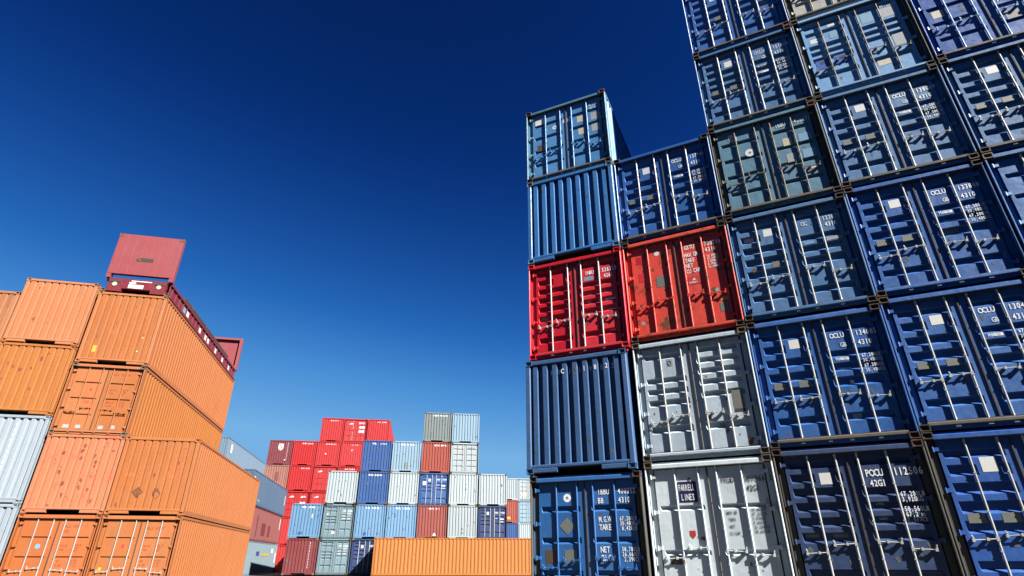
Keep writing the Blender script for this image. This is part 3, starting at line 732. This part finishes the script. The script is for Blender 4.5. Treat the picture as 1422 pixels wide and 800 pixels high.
# flat rack on the tall orange container
def flat_rack():
    root = bpy.data.objects.new('flat_rack', None); COL.objects.link(root)
    cx = W2 + .01
    root.location = (LO[0] + LU[0] * cx, LO[1] + LU[1] * cx, 9.555 + CAM_Z); root.rotation_euler = (0, 0, LY)
    root['label'] = 'dark red flat rack with upright end walls on top of the tall orange container'; root['category'] = 'flat rack'
    L = L40; T = .62
    for sx in (-1, 1):
        b = MB()
        xa, xb = sorted((sx * 1.205, sx * 1.05))
        b.box(xa, xb, .19, L - .19, T - .10, T)             # top flange
        b.box(xa, xb, .19, L - .19, .02, .09)               # bottom flange
        wa, wb = sorted((sx * 1.15, sx * 1.12))
        b.box(wa, wb, .19, L - .19, .09, T - .10)           # web
        for i in range(24):
            y = .45 + i * (L - .9) / 23
            fa, fb = sorted((sx * 1.19, sx * 1.1495))
            b.box(fa, fb, y - .02, y + .02, .09, T - .10)
        g = put('side_girder', b.make('side_girder'), 'maroonbase', root)
        for i in (3, 4, 8, 10, 11, 14, 17, 20):
            y = .45 + (i + .5) * (L - .9) / 23
            c = MB(); fa, fb = sorted((sx * 1.1515, sx * 1.156))
            c.box(fa, fb, y - .16, y + .16, .18, .42)
            put('label_plate', c.make('label_plate'), 'sticker' if i % 3 else 'bluedot', g)
        r = MB()
        ra, rb = sorted((sx * 1.20, sx * 1.06))
        r.box(ra, rb, 1.9, L - 2.3, T + .02, T + .15)
        put('stake_rail', r.make('stake_rail'), 'rustmetal', root)
    d = MB(); d.box(-1.05, 1.05, .2, L - .2, T - .16, T - .08)
    put('deck', d.make('deck'), 'dark', root)
    for back in (False, True):
        f = (lambda y: y) if not back else (lambda y: L - y)
        s = MB()
        ya, yb = sorted((f(.01), f(.19)))
        s.box(-1.05, 1.05, ya, yb, .17, T - .02)
        s.box(-1.05, -.52, ya, yb, .03, .17); s.box(.52, 1.05, ya, yb, .03, .17)
        es = put('end_sill', s.make('end_sill'), 'maroonbase', root)
        yy = f(.006)
        for sx in (-1, 1):
            q = MB()
            q.tube((sx * .80, f(.012), .33), (sx * .80, f(-.012), .33), .085, 14)
            put('round_plate', q.make('round_plate'), 'cream', es)
            k = MB(); ka, kb = sorted((f(-.006), f(.012)))
            k.box(*sorted((sx * .62, sx * 1.02)), ka, kb, .42, .50)
            put('lashing_slot', k.make('lashing_slot'), 'seal', es)
        k = MB(); ka, kb = sorted((f(.0), f(.012)))
        k.box(-.30, .24, ka, kb, .20, .36); put('label_plate', k.make('label_plate'), 'sticker', es)
        k = MB(); k.box(-.30, -.06, ka, kb, .40, .46); put('label_plate', k.make('label_plate'), 'sticker', es)
        k = MB(); k.box(-.24, .50, ka, kb, .50, .535); put('label_plate', k.make('label_plate'), 'sticker', es)
        # end wall: posts, a smooth outer sheet with weld lines, framed and ribbed inside
        e = MB()
        ya, yb = sorted((f(.02), f(.20)))
        for sx in (-1, 1):
            xa, xb = sorted((sx * W2, sx * 1.06))
            e.box(xa, xb, ya, yb, T, 2.62)
        ya, yb = sorted((f(.03), f(.19)))
        e.box(-1.06, 1.06, ya, yb, 2.50, 2.615); e.box(-1.06, 1.06, ya, yb, .80, .90)
        ew = put('end_wall', e.make('end_wall'), 'oxblood', root)
        sh = MB(); ya, yb = sorted((f(.012), f(.05)))
        prof = []
        n = 7
        v, fc = [], []
        for i in range(n + 1):
            x = -1.2 + 2.4 * i / n
            for dx, yo in ((-.012, .012), (0, .024), (.012, .012)):
                if (i == 0 and dx < 0) or (i == n and dx > 0): continue
                prof.append((x + dx, f(yo)))
        k_ = len(prof)
        v = [(x, y, .80) for x, y in prof] + [(x, y, 2.63) for x, y in prof] + [(x, f(.03), .80) for x, y in prof] + [(x, f(.03), 2.63) for x, y in prof]
        fc = [(i, i + 1, k_ + i + 1, k_ + i) for i in range(k_ - 1)] + [(2 * k_ + i, 3 * k_ + i, 3 * k_ + i + 1, 2 * k_ + i + 1) for i in range(k_ - 1)]
        fc += [(k_ + i, k_ + i + 1, 3 * k_ + i + 1, 3 * k_ + i) for i in range(k_ - 1)] + [(i, 2 * k_ + i, 2 * k_ + i + 1, i + 1) for i in range(k_ - 1)]
        put('outer_sheet', mesh('outer_sheet', v, fc), 'oxblood', ew)
        if not back:
            g = MB(); g.box(-.32, .30, .004, .011, 1.42, 1.58); put('paint_patch', g.make('paint_patch'), 'rustmetal', ew)
        for sx in (-1, 1):
            for zz, mt in ((-.002, 'dullsteel'), (2.52, 'dullsteel')):
                c = put('corner_casting', cached(('cc', False), lambda: casting_mesh(False)), mt, root)
                c.location = (W2 - .162 if sx > 0 else -W2 - .004, -.004 if not back else L - .174, zz)
        if back:
            lp = MB(); lp.box(-.3, .0, L - .215, L - .205, 1.9, 2.1); put('label_plate', lp.make('label_plate'), 'sticker', ew)
    return root
flat_rack()

# ------------------------------------------------------------------ the block at the back
BYAW = .1494
BU = (math.cos(BYAW), math.sin(BYAW)); BO = (-15.3851, 48.8902)
B_G = 'containers in the mixed block at the back'
def back(label, i, k, body, **kw):
    cx = i * 2.532 + W2 + random.uniform(-.012, .012)
    dy = random.uniform(-.05, .05)
    if kw.get('front') != 'door': kw.setdefault('stains', (6, 'stain_dim'))
    kw.setdefault('cast', 'dullsteel' if random.random() < .5 else 'rustmetal')
    return container(label, (BO[0] + BU[0] * cx - BU[1] * dy, BO[1] + BU[1] * cx + BU[0] * dy, -1.045 + k * 2.6085), BYAW, body, group=B_G, lod=1, deep='mid', **kw)

def head(s='PONU 050238', x=-.5, z=2.24, size=.155, mat='t_white', cond=1.0):
    return [('t', mat, s, x, z, size, {'cond': cond})]
BOX4 = [('q', 'sticker', .27, 1.42, .30, .30, 'label_plate'), ('q', 'sticker', .68, 1.42, .28, .30, 'label_plate'), ('t', 't_dim', 'CGM', .3, 2.0, .12), ('t', 't_white', '231766', .66, 2.0, .12), ('q', 'greydot', .66, 1.78, .30, .14)]
BLUE4 = [('q', 'sticker', -.48, 1.9, .18, .20), ('t', 't_white', '117260', .68, 2.0, .12), ('t', 't_white', 'OCLU', .24, 2.0, .12), ('q', 'bluedot', .26, 1.55, .2, .08, 'label_plate'), ('q', 'sticker', .68, 1.5, .28, .09, 'label_plate'), ('q', 'greydot', .68, 1.3, .28, .09, 'label_plate')]
back('maroon corrugated container with one white upright line, on the ground at the back', -1, 0, 'b_maroon', marks=[('t', 't_white', 'IIIIIIIIII', .62, 2.2, .14, {'vertical': True, 'cond': 1.2})])
back('grey green container with white label squares on its doors, standing on the ground', 0, 0, 'b_greygreen', front='door', style='mixed', bars='b_greygreen', marks=BOX4)
back('navy container with ribbed doors half in the shadow of the long orange container', 1, 0, 'b_navy', front='door', style='ribbed', marks=BLUE4)
back('sky blue corrugated container with a blue scuff at its foot, above the maroon one', -1, 1, 'b_sky', marks=head('POCU 100412', -.45) + [('q', 't_navy', -.45, .30, .3, .16, 'scuff'), ('q', 'cream', .42, 1.5, .1, .3, 'scuff')])
back('grey green container with white label squares on its doors, second row', 0, 1, 'b_greygreen', front='door', style='mixed', bars='b_greygreen', marks=BOX4 + [('q', 'sticker', -.4, .35, .26, .16, 'label_plate'), ('q', 'sticker', -.95, 1.75, .1, .1)])
back('sky blue corrugated container with a dark square at its foot, above the navy doors', 1, 1, 'b_sky', marks=head('POCU 110295', -.48) + [('q', 't_navy', -.46, .26, .26, .2, 'scuff')])
back('clean sky blue corrugated container, left neighbour of the red brown one in the second row', 2, 1, 'b_sky', marks=head('POCU 112866', -.5))
back('red brown corrugated container with a small white triangle near its foot', 3, 1, 'b_brown', marks=head('IKKU 241', -.4, cond=1.2, mat='t_dim') + [('p', 'sticker', .24, .34, [(0, .14), (-.14, -.1), (.14, -.1)])])
back('off white corrugated container between the red brown one and the navy doors', 4, 1, 'b_white', marks=[('q', 'greydot', .42, 1.0, .06, .3, 'scuff')])
back('navy container with white bars on its doors, right end of the second row', 5, 1, 'b_navy', front='door', style='ribbed', marks=BLUE4)
back('off white corrugated container in the third row, hiding part of the scarlet doors', 0, 2, 'b_white')
back('strong blue corrugated container in the third row, under its twin', 1, 2, 'b_royal', marks=head('PONU 388104', -.5, size=.15))
back('off white corrugated container between the strong blue one and the blue doors', 2, 2, 'b_white')
back('blue container with ribbed doors and white labels, under the brick red one', 3, 2, 'b_blue', front='door', style='ribbed', marks=BLUE4 + [('q', 'sticker', -.95, 1.6, .26, .3, 'label_plate')])
back('off white corrugated container under the white doors', 4, 2, 'b_white', marks=[('q', 'greydot', .2, 1.35, .09, .12, 'scuff')])
back('off white corrugated container at the right end of the third row, over the navy doors', 5, 2, 'b_white', marks=[('q', 'greydot', -1.0, 1.0, .1, .3, 'scuff')])
back('strong blue corrugated container with a lettered top, beside the scarlet stack', 1, 3, 'b_royal', marks=head('PONU', -.48, size=.15) + head('117260', .2, size=.14, mat='t_dim'))
back('pale sky blue corrugated container with a grey vent low in its middle', 2, 3, 'b_pale', marks=head('TEXU 241720', -.52, mat='t_white') + [('q', 'plate', -.08, .32, .24, .52, 'vent')])
back('brick red corrugated container under the grey one', 3, 3, 'b_brick', marks=head('IKKU 30941', -.2, cond=1.1))
back('white container with gridded doors and a small yellow mark', 4, 3, 'b_white', front='door', style='panels', bars='greydot', frame='b_white', marks=[('q', 'yellow', -.48, 2.06, .14, .16), ('t', 't_grey', '861044', .26, 2.1, .13), ('t', 't_grey', '42G1', .6, 2.1, .13), ('q', 'greydot', -.9, 1.0, .14, .14), ('q', 'greydot', .3, .5, .5, .08)])
back('mid grey corrugated container with a white name strip, top left of the pair', 3, 4, 'b_grey', marks=head('HXXU 411070', -.40, size=.17, cond=1.0))
back('pale sky blue corrugated container, top right corner of the back block', 4, 4, 'b_pale')

# long orange container standing sideways in front of the block
ORY = .065
def sideways():
    x, y = -10.55, 46.75
    u = (math.cos(ORY), math.sin(ORY))
    # its long side faces the camera: the box runs along +u
    p = (x - u[1] * W2, y + u[0] * W2, -1.06)
    return container('long bright orange container standing sideways in front of the back block', p, ORY - math.pi / 2, 'b_orange', lod=0, cast='b_orange', H=STD)
sideways()

# ------------------------------------------------------------------ scarlet stack behind the block
RYAW = .155
RU = (math.cos(RYAW), math.sin(RYAW)); RO = (-26.42, 62.0)
S_G = 'containers in the scarlet stack behind the block'
def scarlet(label, i, k, body, dx=0, **kw):
    cx = i * 2.52 + W2 + dx
    return container(label, (RO[0] + RU[0] * cx, RO[1] + RU[1] * cx, -1.22 + k * 2.6105), RYAW, body, group=S_G, lod=1, deep='mid', cast=kw.pop('cast', body), **kw)
WING = [(-.26, -.08), (-.1, .1), (.12, .1), (.26, -.06), (.1, -.02), (-.05, -.08)]
LOGO = [('p', 'sticker', -.55, 2.0, WING, 'emblem'), ('p', 'sticker', .62, 2.0, [(a * 1.2, c) for a, c in WING], 'emblem')]
scarlet('scarlet corrugated container, left of the three topmost scarlet ones', 2, 5, 'b_red', dx=.12, marks=head('HLCU 200417', -.30, size=.12))
scarlet('scarlet container with white label squares on its doors, between the two topmost scarlet ones', 3, 5, 'b_red', dx=.12, front='door', style='grid', bars='b_red', marks=LOGO[:1] + [('t', 't_white', '207731', .30, 2.02, .2), ('q', 'sticker', .40, 1.52, .56, .26, 'label_plate'), ('q', 'sticker', .36, 1.06, .58, .26, 'label_plate'), ('t', 't_dim', 'IIIIIIIIII', -.3, 2.2, .18, {'vertical': True})])
scarlet('scarlet corrugated container, right of the three topmost scarlet ones', 4, 5, 'b_red', dx=.12, marks=head('HLCU 202265', -.15, size=.13))
scarlet('maroon corrugated container with a white S emblem at the left end of the scarlet stack', 0, 4, 'b_redmaroon', marks=[('p', 'sticker', .0, 1.88, [(-.24, .32), (-.26, -.12), (-.12, -.36), (.12, -.36), (.26, -.12), (.24, .32)], 'emblem'), ('t', 't_black', 'S', -.2, 1.72, .42, {'cond': 1.5}), ('t', 't_dim', 'IIIIIIIII', .72, 2.2, .15, {'vertical': True, 'cond': 1.3}), ('q', 'sticker', .55, .45, .1, .12)])
scarlet('scarlet corrugated container right of the maroon one with the emblem', 1, 4, 'b_red', marks=head('HLCU 213040', -.30, size=.15))
scarlet('scarlet corrugated container with one white dot, third from the left', 2, 4, 'b_red', marks=head('HLCU 235117', -.30, size=.14) + [('q', 'sticker', -.3, 1.2, .12, .12)])
scarlet('scarlet corrugated container with a faint mark, half hidden by the strong blue one', 3, 4, 'b_red', marks=head('HLCU 239004', -.10, size=.10, mat='t_dim') + [('t', 't_dim', 'IT', -.12, 1.6, .25)])
scarlet('blotchy salmon corrugated container under the maroon one with the emblem', 0, 3, 'b_salmon', marks=[('q', 'b_rose', -.1, 1.0, .4, .9, 'scuff')])
scarlet('scarlet corrugated container above the scarlet doors with emblems', 1, 3, 'b_red', marks=head('HLCU 220985', -.05, size=.12))
scarlet('scarlet container with white emblems on its doors, behind the off white one', 2, 3, 'b_red', front='door', style='grid', bars='b_red', marks=LOGO)
scarlet('scarlet container showing a strip of lettering above the strong blue roof', 3, 3, 'b_red', marks=head('HLCU 214466', -.5, size=.14))
scarlet('scarlet container with white emblems and a white plate on its doors, lower left', 1, 2, 'b_red', front='door', style='grid', bars='b_red', marks=LOGO + [('q', 'sticker', .36, 1.3, .5, .2, 'label_plate')])
scarlet('scarlet container with white emblems on its doors, right of the one with the white plate', 2, 2, 'b_red', front='door', style='grid', bars='b_red', marks=LOGO[:1])
scarlet('scarlet container showing a narrow strip beside the sky blue one', 1, 1, 'b_red')
scarlet('scarlet container on the ground showing a narrow strip beside the maroon one', 1, 0, 'b_red')

# ------------------------------------------------------------------ stacks seen from the side, left of the block
MYAW = .187
MU = (math.cos(MYAW), math.sin(MYAW))
M_G = 'containers seen from the side behind the orange stack'
def flank(label, rx, ry, z, body, L, **kw):
    return container(label, (rx - MU[0] * W2, ry - MU[1] * W2, z), MYAW, body, group=M_G, lod=1, L=L, cast='dullsteel', **kw)
def side_marks(root, items):
    """Labels painted on the right-hand long side: (material, y, z, width, height)."""
    w = [c for c in root.children if c.name.startswith('side_wall')][1]
    for mat, y, z, wd, h in items:
        b = MB(); b.box(1.2075, 1.2105, y, y + wd, z, z + h)
        put('label_plate', b.make('label_plate'), mat, w)
f0 = flank('light grey container with a blue and orange emblem on its long side, on the ground', -20.95, 47.2, -1.17, 'b_greyside', 15.6)
side_marks(f0, [('t_navy', 6.3, 1.5, 1.1, .34), ('yellow', 8.3, 1.5, 3.4, .2), ('sticker', 12.6, 1.75, .9, .4), ('sticker', 14.6, .9, .5, .9)])
f1 = flank('dusty maroon container seen from the side, between the grey and the slate one', -20.92, 47.1, 1.44, 'b_rose', 15.6)
side_marks(f1, [('sticker', 14.6, 1.3, .3, 1.0), ('b_redmaroon', 4.4, .3, .4, 1.7), ('b_redmaroon', 6.6, .5, 1.6, 1.0), ('b_redmaroon', 9.4, .5, .9, .9)])
f2 = flank('dark slate blue container seen from the side, on top of the dusty maroon one', -20.86, 47.05, 4.06, 'b_slate', 15.8, marks=head('CMBU', -.2))
side_marks(f2, [('sticker', .5, 1.2, .35, .9), ('sticker', 14.9, 1.0, .25, .9), ('bluedot', 3.0, .35, .7, .2)])
f3 = flank('grey blue container seen from the side, highest behind the orange stack', -23.6, 47.2, 6.66, 'b_haze', 15.0, )
side_marks(f3, [('sticker', 1.2, 1.5, .5, .7), ('sticker', 14.0, .9, .3, .3)])

# ------------------------------------------------------------------ far stack beside the right-hand wall
FYAW = .15
FU = (math.cos(FYAW), math.sin(FYAW)); FO = (.788, 73.6)
F_G = 'containers in the farthest stack beside the right wall'
def far(label, i, k, body, **kw):
    cx = i * 2.5 + W2
    return container(label, (FO[0] + FU[0] * cx, FO[1] + FU[1] * cx, -1.17 + k * 2.611), FYAW, body, group=F_G, lod=1, deep='mid', cast=kw.pop('cast', body), **kw)
far('off white corrugated container, top left of the farthest stack', -1, 3, 'b_white')
far('cream stained white container with gridded doors, top of the farthest stack by the right wall', 0, 3, 'b_white', front='door', style='panels', bars='greydot', marks=[('q', 'cream', -.9, .5, .8, .4), ('q', 'cream', -.95, 1.9, .3, .2)])
far('orange red corrugated container with a yellow mark, second from top of the farthest stack', -1, 2, 'b_brick', marks=[('q', 'yellow', -.1, .4, .4, .3)])
far('pale blue container with gridded doors by the right wall, second from top', 0, 2, 'b_pale', front='door', style='panels', bars='zinc')
far('blue corrugated container with a tan patch, under the orange red one', -1, 1, 'b_royal', marks=[('q', 'cream', -.9, 2.0, .5, .25)])
far('off white corrugated container by the right wall, under the pale blue doors', 0, 1, 'b_white')

# ------------------------------------------------------------------ unseen row added behind the camera, deepens shadows on the right-hand wall
for c_ in range(5):
    for r_ in range(6):
        container('unseen container added behind the camera to block sky light from the right wall', (-27 + 12.35 * c_, -9.5, -1.2 + 2.612 * r_), -math.pi / 2,
                  random.choice(('ink', 'b_maroon', 'bluegrey', 'b_brown', 'b_slate')), group='unseen containers added behind the camera to block light', lod=1)

# ------------------------------------------------------------------ ground
def gz(x, y):
    z = -1.16 + .0015 * min(max(y, 0), 60)
    z += .055 * min(max(x, 0), 11) * max(0, min(1, (34 - y) / 10)) * 1.0
    z += .004 * max(min(x, 0), -20)
    return z
def ground():
    xs = [-900, -300, -120, -60, -40, -30] + [x for x in range(-24, 25, 2)] + [30, 40, 60, 120, 300, 900]
    ys = [-300, -100, -40, -20] + [y for y in range(-10, 81, 3)] + [100, 150, 300, 900, 2500]
    v = [(x, y, gz(x, y) + CAM_Z) for y in ys for x in xs]
    n = len(xs)
    f = [(j * n + i, j * n + i + 1, (j + 1) * n + i + 1, (j + 1) * n + i) for j in range(len(ys) - 1) for i in range(n - 1)]
    me = mesh('ground', v, f)
    m, nt, b = nodes_of('worn yard paving')
    tc = nt.nodes.new('ShaderNodeTexCoord')
    a = noise(nt, tc.outputs['Object'], .35, 6); c = noise(nt, tc.outputs['Object'], 40, 4, .8)
    col = mix(nt, ramp(nt, a, .35, .7), (.038, .038, .035), (.065, .068, .058))
    col = mix(nt, ramp(nt, c, .4, .7, 0, .5), col, (.09, .09, .085))
    nt.links.new(col, b.inputs['Base Color']); b.inputs['Roughness'].default_value = .9
    o = put('ground', me, m)
    o['kind'] = 'structure'
ground()

# ------------------------------------------------------------------ light
EL, AZ = math.radians(39), math.radians(131.5)
sv = Vector((math.sin(AZ) * math.cos(EL), math.cos(AZ) * math.cos(EL), math.sin(EL)))
sun = bpy.data.lights.new('sun', 'SUN'); sun.energy = 5.0; sun.angle = math.radians(.5); sun.color = (1, .955, .88)
so = bpy.data.objects.new('sun', sun); COL.objects.link(so)
so.rotation_euler = sv.to_track_quat('Z', 'Y').to_euler()
so.location = sv * 120

w = bpy.data.worlds.new('World'); S.world = w; w.use_nodes = True
nt = w.node_tree
bg = nt.nodes['Background']
sky = nt.nodes.new('ShaderNodeTexSky'); sky.sky_type = 'NISHITA'; sky.sun_disc = False
sky.sun_elevation = EL; sky.sun_rotation = AZ
sky.altitude = 2500; sky.air_density = 1.0; sky.dust_density = .2; sky.ozone_density = 4
# the deep polarised blue of slide film: each channel of the sky is given its own contrast
EXPO = 2.3
KS = .07
k = KS * 2 ** EXPO
sep = nt.nodes.new('ShaderNodeSeparateColor'); cmb = nt.nodes.new('ShaderNodeCombineColor')
nt.links.new(sky.outputs['Color'], sep.inputs['Color'])
def chan(i, pts):
    a = nt.nodes.new('ShaderNodeMath'); a.operation = 'MULTIPLY'; a.inputs[1].default_value = .0892
    nt.links.new(sep.outputs[i], a.inputs[0])
    c = nt.nodes.new('ShaderNodeFloatCurve')
    cv = c.mapping.curves[0]
    c.mapping.extend = 'HORIZONTAL'
    cv.points[0].location = (0, 0); cv.points[1].location = (1, pts[-1][1])
    for p in pts: cv.points.new(*p)
    for p in cv.points: p.handle_type = 'VECTOR'
    c.mapping.update()
    nt.links.new(a.outputs[0], c.inputs['Value'])
    d = nt.nodes.new('ShaderNodeMath'); d.operation = 'MULTIPLY'; d.inputs[1].default_value = 1 / k
    nt.links.new(c.outputs[0], d.inputs[0]); nt.links.new(d.outputs[0], cmb.inputs[i])
chan(0, [(.03, .0012), (.044, .0020), (.055, .005), (.067, .011), (.083, .019), (.118, .072), (.18, .18)])
chan(1, [(.06, .014), (.073, .019), (.088, .030), (.104, .052), (.125, .085), (.155, .138), (.218, .285), (.32, .44)])
chan(2, [(.13, .09), (.154, .118), (.175, .155), (.2, .215), (.257, .35), (.316, .49), (.416, .67), (.56, .78)])
nt.links.new(cmb.outputs['Color'], bg.inputs['Color'])
bg.inputs['Strength'].default_value = KS

# ------------------------------------------------------------------ camera
cam = bpy.data.cameras.new('camera'); cam.sensor_width = 36; cam.lens = 773.1 / 1422 * 36
cam.clip_start = .1; cam.clip_end = 5000
co = bpy.data.objects.new('camera', cam); COL.objects.link(co)
co.location = (0, 0, CAM_Z); co.rotation_euler = (math.pi / 2 + .4544, .0, 0)
S.camera = co
S.view_settings.view_transform = 'Standard'; S.view_settings.look = 'None'
S.view_settings.gamma = 1; S.view_settings.use_curve_mapping = False
S.view_settings.exposure = EXPO
S.cycles.max_bounces = 6
print('containers', COUNT[0], 'objects', len(bpy.data.objects))
